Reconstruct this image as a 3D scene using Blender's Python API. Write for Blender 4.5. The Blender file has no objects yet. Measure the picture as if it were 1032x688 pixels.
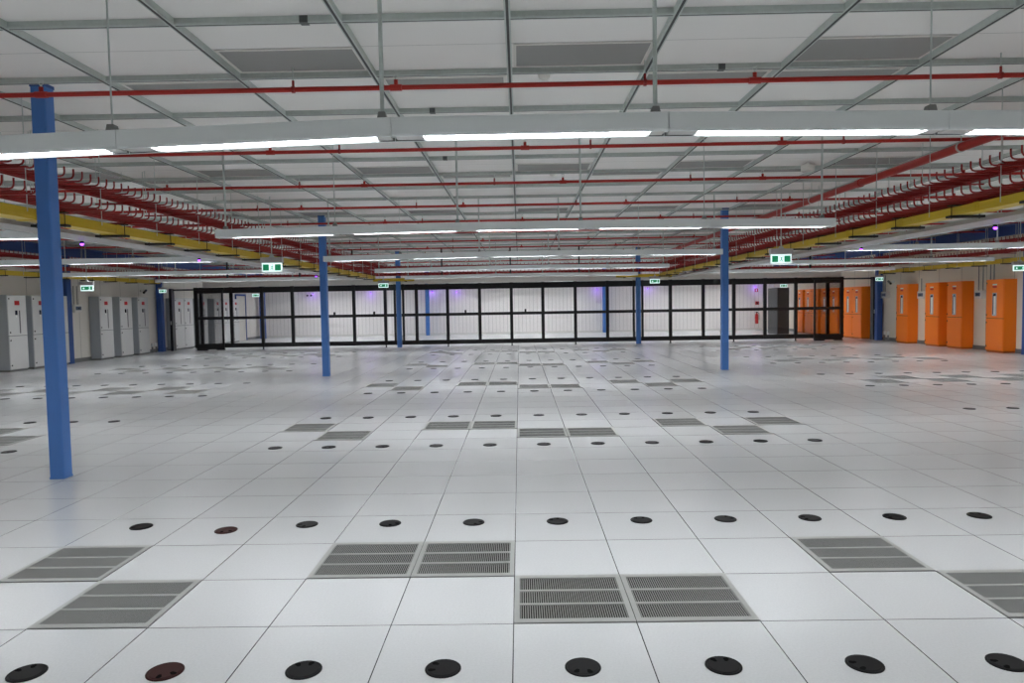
import bpy, math, random
from mathutils import Vector
random.seed(7)
PI = math.pi
SC = bpy.context.scene
COL = SC.collection

# ------------------------------------------------------------------ materials
def lin(c):
    return tuple(((v/255)/12.92 if v/255 <= 0.04045 else ((v/255+0.055)/1.055)**2.4) for v in c) + (1.0,)

def mat(name, rgb, rough=0.5, metal=0.0, spec=0.5, noise=0.0, nscale=20.0, bump=0.0):
    m = bpy.data.materials.new(name); m.use_nodes = True
    nt = m.node_tree; b = nt.nodes['Principled BSDF']
    b.inputs['Roughness'].default_value = rough
    b.inputs['Metallic'].default_value = metal
    b.inputs['Specular IOR Level'].default_value = spec
    base = lin(rgb)
    b.inputs['Base Color'].default_value = base
    if noise or bump:
        tc = nt.nodes.new('ShaderNodeTexCoord')
        n = nt.nodes.new('ShaderNodeTexNoise'); n.inputs['Scale'].default_value = nscale; n.inputs['Detail'].default_value = 4
        nt.links.new(tc.outputs['Object'], n.inputs['Vector'])
        if noise:
            r = nt.nodes.new('ShaderNodeMix'); r.data_type = 'RGBA'
            r.inputs['A'].default_value = tuple(max(0, v*(1-noise)) for v in base[:3])+(1,)
            r.inputs['B'].default_value = tuple(min(1, v*(1+noise)) for v in base[:3])+(1,)
            nt.links.new(n.outputs['Fac'], r.inputs['Factor'])
            nt.links.new(r.outputs['Result'], b.inputs['Base Color'])
        if bump:
            bp = nt.nodes.new('ShaderNodeBump'); bp.inputs['Strength'].default_value = bump; bp.inputs['Distance'].default_value = 0.005
            nt.links.new(n.outputs['Fac'], bp.inputs['Height']); nt.links.new(bp.outputs['Normal'], b.inputs['Normal'])
    return m

def emis(name, rgb, strength):
    m = bpy.data.materials.new(name); m.use_nodes = True
    b = m.node_tree.nodes['Principled BSDF']
    b.inputs['Base Color'].default_value = lin(rgb)
    b.inputs['Emission Color'].default_value = lin(rgb)
    b.inputs['Emission Strength'].default_value = strength
    return m

def grid_mat(name, base, joint, px, py, w, rough, spec=0.5, speck=0.0, ax=('X', 'Y'), off=(0, 0), coord='Object', tilevar=0.0, coat=0.0):
    """panels of px by py metres with thin joints of half-width w"""
    m = bpy.data.materials.new(name); m.use_nodes = True
    nt = m.node_tree; N = nt.nodes.new; L = nt.links.new
    b = nt.nodes['Principled BSDF']; b.inputs['Roughness'].default_value = rough; b.inputs['Specular IOR Level'].default_value = spec
    if coat: b.inputs['Coat Weight'].default_value = coat; b.inputs['Coat Roughness'].default_value = 0.12
    tc = N('ShaderNodeTexCoord'); sp = N('ShaderNodeSeparateXYZ'); L(tc.outputs[coord], sp.inputs[0])
    def line(axis, period, o):
        if not period: return None, None
        d = N('ShaderNodeMath'); d.operation = 'ADD'; d.inputs[1].default_value = -o; L(sp.outputs[axis], d.inputs[0])
        q = N('ShaderNodeMath'); q.operation = 'DIVIDE'; q.inputs[1].default_value = period; L(d.outputs[0], q.inputs[0])
        r = N('ShaderNodeMath'); r.operation = 'ROUND'; L(q.outputs[0], r.inputs[0])
        s = N('ShaderNodeMath'); s.operation = 'SUBTRACT'; L(q.outputs[0], s.inputs[0]); L(r.outputs[0], s.inputs[1])
        a = N('ShaderNodeMath'); a.operation = 'ABSOLUTE'; L(s.outputs[0], a.inputs[0])
        k = N('ShaderNodeMath'); k.operation = 'LESS_THAN'; k.inputs[1].default_value = w/period; L(a.outputs[0], k.inputs[0])
        f = N('ShaderNodeMath'); f.operation = 'FLOOR'; L(q.outputs[0], f.inputs[0])
        return k, f
    kx, fx = line(ax[0], px, off[0]); ky, fy = line(ax[1], py, off[1])
    if kx and ky:
        mx = N('ShaderNodeMath'); mx.operation = 'MAXIMUM'; L(kx.outputs[0], mx.inputs[0]); L(ky.outputs[0], mx.inputs[1]); mask = mx
    else:
        mask = kx or ky
    col = N('ShaderNodeMix'); col.data_type = 'RGBA'
    bl = lin(base)
    col.inputs['A'].default_value = bl; col.inputs['B'].default_value = lin(joint)
    L(mask.outputs[0], col.inputs['Factor'])
    if speck or tilevar:
        n = N('ShaderNodeTexNoise'); n.inputs['Scale'].default_value = 90; n.inputs['Detail'].default_value = 5; n.inputs['Roughness'].default_value = 0.75
        L(tc.outputs[coord], n.inputs['Vector'])
        cr = N('ShaderNodeMix'); cr.data_type = 'RGBA'
        cr.inputs['A'].default_value = tuple(v*(1-speck) for v in bl[:3])+(1,); cr.inputs['B'].default_value = tuple(min(1, v*(1+speck)) for v in bl[:3])+(1,)
        L(n.outputs['Fac'], cr.inputs['Factor'])
        out = cr.outputs['Result']
        if tilevar and kx and ky:
            cb = N('ShaderNodeCombineXYZ'); L(fx.outputs[0], cb.inputs[0]); L(fy.outputs[0], cb.inputs[1])
            wn = N('ShaderNodeTexWhiteNoise'); L(cb.outputs[0], wn.inputs['Vector'])
            mr = N('ShaderNodeMapRange'); mr.inputs['To Min'].default_value = 1-tilevar; mr.inputs['To Max'].default_value = 1+tilevar
            L(wn.outputs['Value'], mr.inputs['Value'])
            ml = N('ShaderNodeVectorMath'); ml.operation = 'SCALE'; L(out, ml.inputs[0]); L(mr.outputs[0], ml.inputs['Scale'])
            out = ml.outputs[0]
        L(out, col.inputs['A'])
    L(col.outputs['Result'], b.inputs['Base Color'])
    bp = N('ShaderNodeBump'); bp.inputs['Strength'].default_value = 0.4; bp.inputs['Distance'].default_value = 0.002; bp.invert = True
    L(mask.outputs[0], bp.inputs['Height']); L(bp.outputs['Normal'], b.inputs['Normal'])
    return m

def perf_mat(name, base, hole, pitch, radius):
    m = bpy.data.materials.new(name); m.use_nodes = True
    nt = m.node_tree; N = nt.nodes.new; L = nt.links.new
    b = nt.nodes['Principled BSDF']; b.inputs['Roughness'].default_value = 0.6
    tc = N('ShaderNodeTexCoord')
    v = N('ShaderNodeTexVoronoi'); v.inputs['Scale'].default_value = 1/pitch; v.inputs['Randomness'].default_value = 0
    L(tc.outputs['Object'], v.inputs['Vector'])
    lt = N('ShaderNodeMath'); lt.operation = 'LESS_THAN'; lt.inputs[1].default_value = radius; L(v.outputs['Distance'], lt.inputs[0])
    c = N('ShaderNodeMix'); c.data_type = 'RGBA'; c.inputs['A'].default_value = lin(base); c.inputs['B'].default_value = lin(hole)
    L(lt.outputs[0], c.inputs['Factor']); L(c.outputs['Result'], b.inputs['Base Color'])
    return m

def glass_mat(name, tint, refl=1.0):
    m = bpy.data.materials.new(name); m.use_nodes = True
    nt = m.node_tree; nt.nodes.remove(nt.nodes['Principled BSDF']); out = nt.nodes['Material Output']
    t = nt.nodes.new('ShaderNodeBsdfTransparent'); t.inputs['Color'].default_value = tint + (1,)
    g = nt.nodes.new('ShaderNodeBsdfGlossy'); g.inputs['Roughness'].default_value = 0.02
    fr = nt.nodes.new('ShaderNodeFresnel'); fr.inputs['IOR'].default_value = 1.35
    mx = nt.nodes.new('ShaderNodeMixShader')
    nt.links.new(fr.outputs[0], mx.inputs[0]); nt.links.new(t.outputs[0], mx.inputs[1]); nt.links.new(g.outputs[0], mx.inputs[2])
    nt.links.new(mx.outputs[0], out.inputs[0])
    return m

M = {}
M['floor'] = grid_mat('floor_tile_laminate', (209, 211, 211), (56, 56, 57), 0.6, 0.6, 0.0025, 0.24, 0.5, speck=0.16, tilevar=0.018)
M['ceil'] = grid_mat('ceiling_board', (240, 238, 235), (168, 168, 166), 1.2, 1.2, 0.003, 0.7, 0.2, off=(0.0, 1.165), speck=0.03)
M['wall_side_l'] = grid_mat('wall_panel_left', (222, 217, 208), (120, 118, 112), 1.15, 0, 0.006, 0.55, 0.3, ax=('Y', 'Z'))
M['wall_side_r'] = grid_mat('wall_panel_right', (234, 225, 208), (130, 125, 118), 1.15, 0, 0.006, 0.55, 0.3, ax=('Y', 'Z'))
M['wall_back'] = grid_mat('ribbed_cladding', (240, 236, 233), (204, 199, 197), 0.20, 0, 0.009, 0.5, 0.3, ax=('X', 'Z'))
M['wall_front'] = grid_mat('wall_panel_front', (200, 196, 188), (150, 146, 140), 1.15, 0, 0.006, 0.55, 0.3, ax=('X', 'Z'))
M['skirt'] = mat('skirting_grey', (120, 120, 118), 0.5)
M['galv'] = mat('galvanised_steel', (198, 206, 202), 0.45, 0.2, noise=0.12, nscale=30)
M['galv_dark'] = mat('strut_slot_dark', (74, 76, 76), 0.6, 0.3)  # dark tone of the strut slots, drawn as flat strips
M['splice'] = mat('splice_plate_steel', (98, 102, 102), 0.5, 0.3)
M['perf'] = perf_mat('perforated_metal', (150, 150, 147), (70, 70, 68), 0.012, 0.40)
M['white'] = mat('white_enamel', (238, 243, 243), 0.4, noise=0.02, nscale=3)
M['offwhite'] = mat('panel_white', (226, 224, 218), 0.45)
M['glare_liner'] = mat('batten_glare_liner_grey', (120, 122, 122), 0.5)  # grey lining added inside the white battens to dim lamp glare
M['reflector'] = mat('louvre_reflector', (205, 205, 202), 0.3, 0.2)
M['lamp'] = emis('fluorescent_diffuser', (247, 250, 255), 30.0)
M['red'] = mat('red_pipe_paint', (176, 36, 26), 0.38, noise=0.06, nscale=8)
M['redtray'] = mat('red_tray_paint', (150, 30, 28), 0.45, noise=0.08, nscale=10)
M['yellow'] = mat('yellow_duct_plastic', (216, 186, 50), 0.4, noise=0.04, nscale=6)
M['black'] = mat('black_powder_coat', (16, 16, 17), 0.35)
M['bracket'] = mat('black_bracket', (30, 30, 30), 0.5)
M['duct'] = mat('grey_trunking_steel', (176, 172, 170), 0.4, noise=0.03, nscale=3)
M['blue'] = mat('blue_column_paint', (74, 124, 196), 0.42, noise=0.05, nscale=5)
M['blue_beam'] = mat('blue_beam_paint', (50, 84, 150), 0.5, noise=0.05, nscale=5)
M['grille'] = mat('grille_aluminium', (166, 167, 163), 0.55, 0.1, noise=0.05, nscale=25)
M['slat'] = mat('grille_slat_grey', (138, 139, 136), 0.6)
M['void'] = mat('dark_void', (10, 10, 11), 0.9, spec=0.1)
M['rubber'] = mat('black_grommet_plastic', (13, 13, 14), 0.5, spec=0.18)
M['brown'] = mat('brown_grommet_plastic', (52, 20, 17), 0.5, spec=0.18)
M['orange'] = mat('orange_enamel', (255, 128, 12), 0.35, noise=0.03, nscale=4)
M['orange_line'] = mat('orange_seam', (120, 50, 10), 0.6)
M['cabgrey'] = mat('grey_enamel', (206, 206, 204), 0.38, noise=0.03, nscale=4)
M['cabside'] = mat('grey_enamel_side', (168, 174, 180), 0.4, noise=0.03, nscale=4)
M['seam'] = mat('seam_grey', (90, 90, 92), 0.6)
M['isocover'] = mat('isolator_cover_blue_grey', (74, 86, 108), 0.4)
M['handle'] = mat('black_handle', (18, 18, 20), 0.35)
M['redplate'] = mat('red_plate', (190, 30, 34), 0.5)
M['whiteplate'] = mat('white_plate', (235, 235, 230), 0.5)
M['meter'] = mat('meter_face_pale', (196, 200, 206), 0.25)
M['meterdark'] = mat('meter_face_dark', (40, 42, 56), 0.2)
M['plinth'] = mat('plinth_grey', (116, 116, 114), 0.6)
M['plinth_o'] = mat('plinth_orange', (196, 96, 22), 0.5)
M['glass'] = glass_mat('clear_glass', (0.985, 0.985, 0.985))
M['smoke'] = glass_mat('smoked_glass', (0.74, 0.74, 0.74))
M['darkrack'] = mat('charcoal_rack', (50, 50, 52), 0.5)
M['blackrack'] = mat('black_rack', (20, 20, 20), 0.5)
M['sign_white'] = emis('sign_lit_white', (222, 248, 246), 0.62)
M['sign_green'] = emis('sign_lit_green', (14, 128, 84), 0.35)
M['signbox'] = mat('sign_housing_grey', (182, 178, 180), 0.5)
M['purple'] = emis('purple_led', (150, 60, 255), 5.0)
M['cctv'] = mat('camera_black', (22, 22, 24), 0.3)
M['conduit'] = mat('conduit_grey', (132, 132, 130), 0.45)
M['doorpaint'] = mat('door_paint', (212, 208, 198), 0.45)
M['extred'] = mat('extinguisher_red', (190, 20, 20), 0.3)
M['detector'] = mat('detector_white', (232, 230, 224), 0.4)

# ------------------------------------------------------------------ mesh builder
class MB:
    def __init__(s): s.v = []; s.f = []; s.mi = []; s.mats = []; s.sm = []
    def _m(s, m):
        if m is None: return 0
        if m not in s.mats: s.mats.append(m)
        return s.mats.index(m)
    def add(s, vs, fs, m=None, smooth=False):
        o = len(s.v); s.v += [tuple(v) for v in vs]; k = s._m(m)
        for f in fs: s.f.append([i+o for i in f]); s.mi.append(k); s.sm.append(smooth)
    def box(s, x0, x1, y0, y1, z0, z1, m=None):
        x0, x1 = min(x0, x1), max(x0, x1); y0, y1 = min(y0, y1), max(y0, y1); z0, z1 = min(z0, z1), max(z0, z1)
        vs = [(x, y, z) for z in (z0, z1) for y in (y0, y1) for x in (x0, x1)]
        s.add(vs, [(0, 2, 3, 1), (4, 5, 7, 6), (0, 1, 5, 4), (2, 6, 7, 3), (0, 4, 6, 2), (1, 3, 7, 5)], m); return s
    def bevbox(s, x0, x1, y0, y1, z0, z1, b=0.006, m=None):
        """vertical-edge chamfered and top-chamfered box"""
        x0, x1 = min(x0, x1), max(x0, x1); y0, y1 = min(y0, y1), max(y0, y1)
        def ring(i, z):
            return [(x0+i+b, y0+i, z), (x1-i-b, y0+i, z), (x1-i, y0+i+b, z), (x1-i, y1-i-b, z), (x1-i-b, y1-i, z), (x0+i+b, y1-i, z), (x0+i, y1-i-b, z), (x0+i, y0+i+b, z)]
        rs = ring(b*0.7, z0)+ring(0, z0+b)+ring(0, z1-b)+ring(b*0.7, z1)
        fs = [tuple(reversed(range(8))), tuple(range(24, 32))]
        for r in range(3):
            for i in range(8): j = (i+1) % 8; fs.append((r*8+i, r*8+j, r*8+8+j, r*8+8+i))
        s.add(rs, fs, m); return s
    def tube(s, pts, r, n=8, m=None, caps=True):
        pts = [Vector(p) for p in pts]; vs = []; fs = []
        for i, p in enumerate(pts):
            d = ((pts[i]-pts[i-1]).normalized() if i else Vector()) + ((pts[i+1]-pts[i]).normalized() if i < len(pts)-1 else Vector())
            d.normalize()
            ref = Vector((0, 0, 1)) if abs(d.z) < 0.9 else Vector((0, 1, 0))
            if len(pts) > 2: ref = Vector((0, 1, 0)) if abs(d.y) < 0.9 else Vector((0, 0, 1))
            a = d.cross(ref).normalized(); b = d.cross(a).normalized()
            rr = r[i] if isinstance(r, (list, tuple)) else r
            for k in range(n):
                t = 2*PI*k/n; vs.append(p+a*math.cos(t)*rr+b*math.sin(t)*rr)
        for i in range(len(pts)-1):
            for k in range(n):
                q = (k+1) % n; fs.append((i*n+k, i*n+q, (i+1)*n+q, (i+1)*n+k))
        s.add(vs, fs, m, True)
        if caps:
            s.add([vs[k] for k in range(n)], [tuple(range(n))], m); s.add([vs[-n+k] for k in range(n)], [tuple(reversed(range(n)))], m)
        return s
    def lathe(s, prof, n=24, c=(0, 0, 0), m=None):
        vs = []; fs = []
        for r, z in prof:
            for k in range(n):
                t = 2*PI*k/n; vs.append((c[0]+r*math.cos(t), c[1]+r*math.sin(t), c[2]+z))
        for i in range(len(prof)-1):
            for k in range(n):
                q = (k+1) % n; fs.append((i*n+k, i*n+q, (i+1)*n+q, (i+1)*n+k))
        fs.append(tuple(range((len(prof)-1)*n, len(prof)*n))); s.add(vs, fs, m, False); return s
    def poly(s, pts, m=None, z=None):
        s.add(pts, [tuple(range(len(pts)))], m); return s
    def prism_y(s, prof, y0, y1, m=None):
        """xz profile extruded along y"""
        n = len(prof)
        s.add([(x, y0, z) for x, z in prof]+[(x, y1, z) for x, z in prof],
              [tuple(range(n)), tuple(reversed(range(n, 2*n)))]+[(i, i+n, (i+1) % n+n, (i+1) % n) for i in range(n)], m); return s
    def build(s, name, mtl=None, parent=None, loc=(0, 0, 0), rz=0):
        me = bpy.data.meshes.new(name); me.from_pydata(s.v, [], s.f)
        if mtl is not None: s.mats = [mtl] + [x for x in s.mats if x is not mtl] if not s.mats else s.mats
        for m in s.mats: me.materials.append(m)
        me.polygons.foreach_set('material_index', s.mi); me.polygons.foreach_set('use_smooth', s.sm)
        me.update(); me.validate()
        o = bpy.data.objects.new(name, me); COL.objects.link(o); o.location = loc; o.rotation_euler.z = rz
        if parent: o.parent = parent
        return o

def tag(o, label, cat, group=None, kind=None):
    o['label'] = label; o['category'] = cat
    if group: o['group'] = group
    if kind: o['kind'] = kind
    n = len(label.split())
    if n < 4 or n > 16: print('LABELLEN', n, label)
    return o
def thing(name, label, cat, loc=(0, 0, 0), rz=0, group=None, kind=None):
    o = bpy.data.objects.new(name, None); COL.objects.link(o); o.location = loc; o.rotation_euler.z = rz
    o.empty_display_size = 0.1
    return tag(o, label, cat, group, kind)
def struct(name, mb, m=None):
    o = mb.build(name, m); o['kind'] = 'structure'; return o
def dup(root, loc, label=None, group=None, rz=None):
    r = root.copy(); COL.objects.link(r); r.location = loc
    if rz is not None: r.rotation_euler.z = rz
    if label: r['label'] = label
    if group: r['group'] = group
    for ch in root.children:
        c = ch.copy(); COL.objects.link(c); c.parent = r
        for g in ch.children:
            d = g.copy(); COL.objects.link(d); d.parent = c
    return r
ORD = ['zeroth', 'first', 'second', 'third', 'fourth', 'fifth', 'sixth', 'seventh', 'eighth', 'ninth', 'tenth', 'eleventh', 'twelfth',
       'thirteenth', 'fourteenth', 'fifteenth', 'sixteenth', 'seventeenth', 'eighteenth', 'nineteenth', 'twentieth'] + ['twenty-'+q for q in ('first', 'second', 'third', 'fourth', 'fifth', 'sixth', 'seventh', 'eighth', 'ninth')] + ['thirtieth']

# ------------------------------------------------------------------ camera
F, PIT, YAW, ROLL = 708.24, 0.05249, -0.01138, -0.01671
CX, CY, CZ = 0.0527, -3.3547, 1.5562
cam = bpy.data.cameras.new('camera'); cam.sensor_width = 36; cam.lens = F/1032*36; cam.clip_start = 0.05; cam.clip_end = 200
co = bpy.data.objects.new('camera', cam); COL.objects.link(co); SC.camera = co
from mathutils import Matrix
# optical axis, then roll about it
Rz = Matrix.Rotation(-YAW, 4, 'Z'); Rx = Matrix.Rotation(PI/2-PIT, 4, 'X'); Rr = Matrix.Rotation(ROLL, 4, 'Z')
co.matrix_world = Matrix.Translation((CX, CY, CZ)) @ Rz @ Rx @ Rr

def project(X, Y, Z):
    """pixel of a point (used only to skip repeats that fall outside the frame)"""
    x, y, z = X-CX, Y-CY, Z-CZ
    c, s = math.cos(YAW), math.sin(YAW); x, y = c*x-s*y, s*x+c*y
    c, s = math.cos(PIT), math.sin(PIT); zf = c*y-s*z; up = s*y+c*z
    if zf < 0.1: return -9e9, -9e9
    u = x/zf; v = -up/zf; c, s = math.cos(ROLL), math.sin(ROLL)
    return 516+F*(c*u-s*v), 344+F*(s*u+c*v)

# ------------------------------------------------------------------ room
XL, XR, YB, YF = -13.65, 13.62, 34.3, -9.0
CEIL, RAIL = 3.635, 3.587
CAGE = 23.42
struct('floor', MB().box(XL-.2, XR+.2, YF-.2, YB+.2, -0.30, 0.0), M['floor'])
struct('ceiling', MB().box(XL-.2, XR+.2, YF-.2, YB+.2, CEIL, CEIL+.2), M['ceil'])
struct('wall_left', MB().box(XL-.2, XL, YF, YB, 0, CEIL), M['wall_side_l'])
struct('wall_right', MB().box(XR, XR+.2, YF, YB, 0, CEIL), M['wall_side_r'])
struct('wall_back', MB().box(XL, XR, YB, YB+.2, 0, CEIL), M['wall_back'])
struct('wall_front', MB().box(XL, XR, YF-.2, YF, 0, CEIL), M['wall_front'])
struct('baseboard_left', MB().box(XL, XL+.02, YF, YB, 0, .12), M['skirt'])
struct('baseboard_right', MB().box(XR-.02, XR, YF, YB, 0, .12), M['skirt'])
struct('baseboard_back', MB().box(XL+.02, XR-.02, YB-.02, YB, 0, .10), M['offwhite'])
struct('baseboard_front', MB().box(XL+.02, XR-.02, YF, YF+.02, 0, .12), M['skirt'])

# suspended ceiling grid of strut channels
tn = 0
def strut_x(y):   # runs across the room
    mb = MB(); z = RAIL
    mb.box(XL, XR, y-.0205, y+.0205, z, CEIL, M['galv'])
    mb.box(XL, XR, y-.027, y-.0205, z+.004, z+.010, M['galv'])
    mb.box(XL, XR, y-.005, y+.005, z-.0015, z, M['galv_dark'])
    return mb
def strut_y(x):
    mb = MB(); z = RAIL-.004
    mb.box(x-.022, x+.022, YF, YB, z, CEIL, M['galv'])
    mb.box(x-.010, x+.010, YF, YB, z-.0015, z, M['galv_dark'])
    return mb
for k in range(-8, 27):
    tn += 1; struct('trim_%d' % tn, strut_x(1.765+1.2*k))
for k in range(-11, 12):
    tn += 1; struct('trim_%d' % tn, strut_y(1.2*k))

# ------------------------------------------------------------------ perforated ceiling panels
def perf_panel(w, d):
    mb = MB(); t = .012
    mb.box(-w/2, w/2, -d/2, d/2, -.006, 0, M['perf'])
    return mb
def perf_frame(w, d):
    mb = MB(); e = .022
    for a in ((-w/2-e, w/2+e, -d/2-e, -d/2), (-w/2-e, w/2+e, d/2, d/2+e), (-w/2-e, -w/2, -d/2, d/2), (w/2, w/2+e, -d/2, d/2)):
        mb.box(a[0], a[1], a[2], a[3], -.010, 0, M['offwhite'])
    return mb
pframe = pface = None
def panel(x, y, w, d, label, grp):
    t = thing('ceiling_air_panel', label, 'air vent', (x, y, CEIL-.0005), 0, grp)
    perf_frame(w, d).build('frame', None, t); perf_panel(w, d).build('perforated_face', None, t)
    return t
ROWN = ['nearest', 'second', 'third', 'fourth', 'fifth', 'sixth', 'seventh', 'eighth', 'ninth', 'tenth']
for r in range(4):
    yb = 2.93+4.8*r
    ks = [k for k in range(-2 if r == 0 else -10, 10, 2) if 0 < project(1.2*k+.6, yb-.28, CEIL)[0] < 1032 and project(1.2*k+.6, yb-.28, CEIL)[1] > 0]
    for n, k in enumerate(ks):
        panel(1.2*k+.6, yb-.29, 1.08, .50, 'wide grey perforated ceiling panel, %s from left in the %s row of wide panels' % (ORD[n+1], ROWN[r]), 'wide perforated ceiling panels')
    if r == 0: ks = [-5, -3, -1, 1, 2, 4]
    else: ks = [k for k in range(-9, 9, 2)]
    ks = [k for k in ks if 0 < project(1.2*k+.6, yb+.4, CEIL)[0] < 1032]
    for n, k in enumerate(ks):
        panel(1.2*k+.6, yb+.35, 1.08, .24, 'narrow grey perforated ceiling panel, %s from left in the %s row of narrow panels' % (ORD[n+1], ROWN[r]), 'narrow perforated ceiling panels')

# ------------------------------------------------------------------ floor grilles (one floor tile each)
def grille():
    T = .298; a = .258; H = .006
    root = MB()  # frame
    for q in ((-T, T, -T, -a), (-T, T, a, T), (-T, -a-.012, -a, a), (a+.012, T, -a, a)):
        root.box(q[0], q[1], q[2], q[3], 0.0005, H, M['grille'])
    sl = MB(); n = 46; w = 2*(a+.012)
    for i in range(n):
        x = -a-.012 + w*(i+.5)/n
        sl.box(x-.0026, x+.0026, -a, a, .0012, H-.0004, M['slat'])
    cb = MB()
    for y in (-a/3, a/3): cb.box(-a-.012, a+.012, y-.009, y+.009, .0012, H, M['grille'])
    bk = MB().box(-a-.012, a+.012, -a, a, .0005, .0012, M['void'])
    return root, sl, cb, bk
gm = grille(); g0 = None
cells = {}
cen0 = {0: [-4, 0, 1, 4], 1: [-5, -2, -1, 3, 5]}
for band in range(5):
    for jj in (0, 1):
        L_ = list(cen0[jj])
        L_ += ([-17, -15, -13, -11] if jj == 0 else [-18, -16, -14, -12])
        L_ += ([11, 13, 15, 17] if jj == 0 else [12, 14, 16])
        for i in L_:
            x, y = (i+.5)*.6, (band*8+jj+.5)*.6
            if y > CAGE-.4: continue
            px, py = project(x, y, 0)
            if -12 < px < 1044 and py < 700: cells.setdefault(band, []).append((px, x, y))
for band in sorted(cells):
    for n, (px, x, y) in enumerate(sorted(cells[band])):
        lab = 'slotted grey floor grille, %s from left in the %s band of grilles' % (ORD[n+1], 'nearest' if band == 0 else ROWN[band])
        if g0 is None:
            g0 = thing('floor_grille', lab, 'floor grille', (x, y, 0), 0, 'slotted floor grilles')
            gm[0].build('frame', None, g0); gm[1].build('slats', None, g0); gm[2].build('crossbars', None, g0); gm[3].build('backing', None, g0)
        else: dup(g0, (x, y, 0), lab)
# grilles in the fenced-off room behind the glass
n = 0
for i in (-17, -15, -12, -9, -5, -2, 1, 4, 7, 10, 13, 16):
    n += 1
    dup(g0, ((i+.5)*.6, 42.5*.6, 0), 'slotted grey floor grille, %s from left seen through the glass partition' % ORD[n], 'grilles behind the glass partition')

# ------------------------------------------------------------------ cable grommets
def grommet(c, cut):
    ring = MB().lathe([(.0775, .0004), (.0775, .004), (.074, .0062), (.069, .0062), (.068, .0045)], 28, m=c)
    lid = MB().lathe([(.0665, .001), (.0665, .0066), (.062, .0072)], 28, m=c)
    slots = MB()
    for a in (-.45, .25):
        for dx, dy, r in ((0, .048, .0125), (.0, .036, .009)):
            x = math.sin(a)*(dy)+(.012 if a > 0 else -.012); y = math.cos(a)*dy
            slots.lathe([(r, .0074), (r*.8, .0078)], 10, (x, y, 0), M['void'])
    return ring, lid, slots
gro = {}
def place_grommet(x, y, rz, lab, grp, c):
    if c not in gro:
        t = thing('cable_grommet', lab, 'floor grommet', (x, y, 0), rz, grp)
        a, b, d = grommet(M[c], M['void']); a.build('rim', None, t); b.build('lid', None, t); d.build('cable_slot_pattern', None, t)
        gro[c] = t; return t
    return dup(gro[c], (x, y, 0), lab, grp, rz)
rows = [(-.70, [(-4, 3)]), (2.68, [(-5, 5)]), (7.32, [(-13, -10), (-5, 5), (10, 11)]), (10.74, [(-13, -10), (-5, 5), (10, 12)])]
for b in range(1, 4):
    rows.append((7.36+8*b, [(-18, -10), (-5, 5), (10, 17)])); rows.append((10.8+8*b, [(-18, -10), (-5, 5), (10, 17)]))
rng = random.Random(3)
for rn, (ty, runs) in enumerate(rows):
    if ty*.6 > CAGE-.3: continue
    for ci, (a, b) in enumerate(runs):
        vis = []
        for i in range(a, b+1):
            x, y = (i+.5)*.6, ty*.6
            if rn == 1 and i == -4: x, y = -3.40*.6, 2.50*.6
            px, py = project(x, y, 0)
            if -8 < px < 1040 and py < 694: vis.append((i, x, y))
        where = 'central' if len(runs) == 1 else ('left', 'central', 'right')[ci]
        for n, (i, x, y) in enumerate(vis):
            br = (rn == 0 and i == -3) or (rn == 1 and i == -4)
            lab = '%s round floor grommet, %s from left in the %s run of the %s row' % ('brown' if br else 'black', ORD[n+1], where, ROWN[rn])
            if rn == 0: rz = {-4: 0.6, -3: 3.6, -2: 0.1, -1: 1.3, 0: 3.0, 1: 0.0, 2: 1.9, 3: 1.9}.get(i, 0)
            else: rz = rng.uniform(0, 6.28)
            place_grommet(x, y, rz, lab, 'round cable grommets in the floor', 'brown' if br else 'rubber')

# ------------------------------------------------------------------ blue steel columns
def column(x, y, w, z1, lab, col='blue'):
    t = thing('steel_column', lab, 'column', (x, y, 0), 0, 'blue steel columns', 'thing')
    h = w/2; r = .014
    prof = []
    for cx, cy, a0 in ((h-r, h-r, 0), (-h+r, h-r, 90), (-h+r, -h+r, 180), (h-r, -h+r, 270)):
        for k in range(4): a = math.radians(a0+30*k); prof.append((cx+r*math.cos(a), cy+r*math.sin(a)))
    n = len(prof); mb = MB()
    mb.add([(p[0], p[1], 0) for p in prof]+[(p[0], p[1], z1) for p in prof], [(i, (i+1) % n, (i+1) % n+n, i+n) for i in range(n)]+[tuple(range(n, 2*n))], M[col])
    mb.build('shaft', None, t)
    MB().bevbox(-h-.0025, h+.0025, -h-.0025, h+.0025, 0, .018, .004, M[col]).build('base_collar', None, t)
    MB().box(-h-.002, h+.002, -h-.002, h+.002, z1-.03, z1, M['blue_beam']).build('head_plate', None, t)
    return t
column(-4.29, 3.15, .135, CEIL, 'large blue steel column nearest the camera at far left')
column(-4.372, 12.58, .15, CEIL, 'blue steel column standing free in mid floor, left of the second ceiling batten middle'.replace(', left of the second ceiling batten middle', ' on the left half'))
column(4.695, 12.62, .15, CEIL, 'blue steel column standing free in mid floor on the right half')
column(-4.53, 23.36, .17, CEIL, 'blue column set in the glass partition, left one of the two')
column(4.555, 23.36, .17, CEIL, 'blue column set in the glass partition, right one of the two')
column(-4.82, 33.9, .2, CEIL, 'blue column behind the glass against the back wall, left of centre')
column(4.55, 33.9, .2, CEIL, 'blue column behind the glass against the back wall, right of centre')
column(-13.35, 33.2, .25, 3.215, 'blue column behind the glass in the far left corner', 'blue_beam')
column(-13.53, 17.6, .22, 3.215, 'blue wall column between the grey cabinets on the left wall', 'blue_beam')
column(-13.50, 23.05, .20, 3.215, 'blue wall column at the left end of the glass partition', 'blue_beam')
column(13.50, 15.35, .22, 3.215, 'blue wall column nearest the camera on the right wall', 'blue_beam')
column(13.46, 23.05, .20, 3.215, 'blue wall column at the right end of the glass partition', 'blue_beam')
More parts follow.
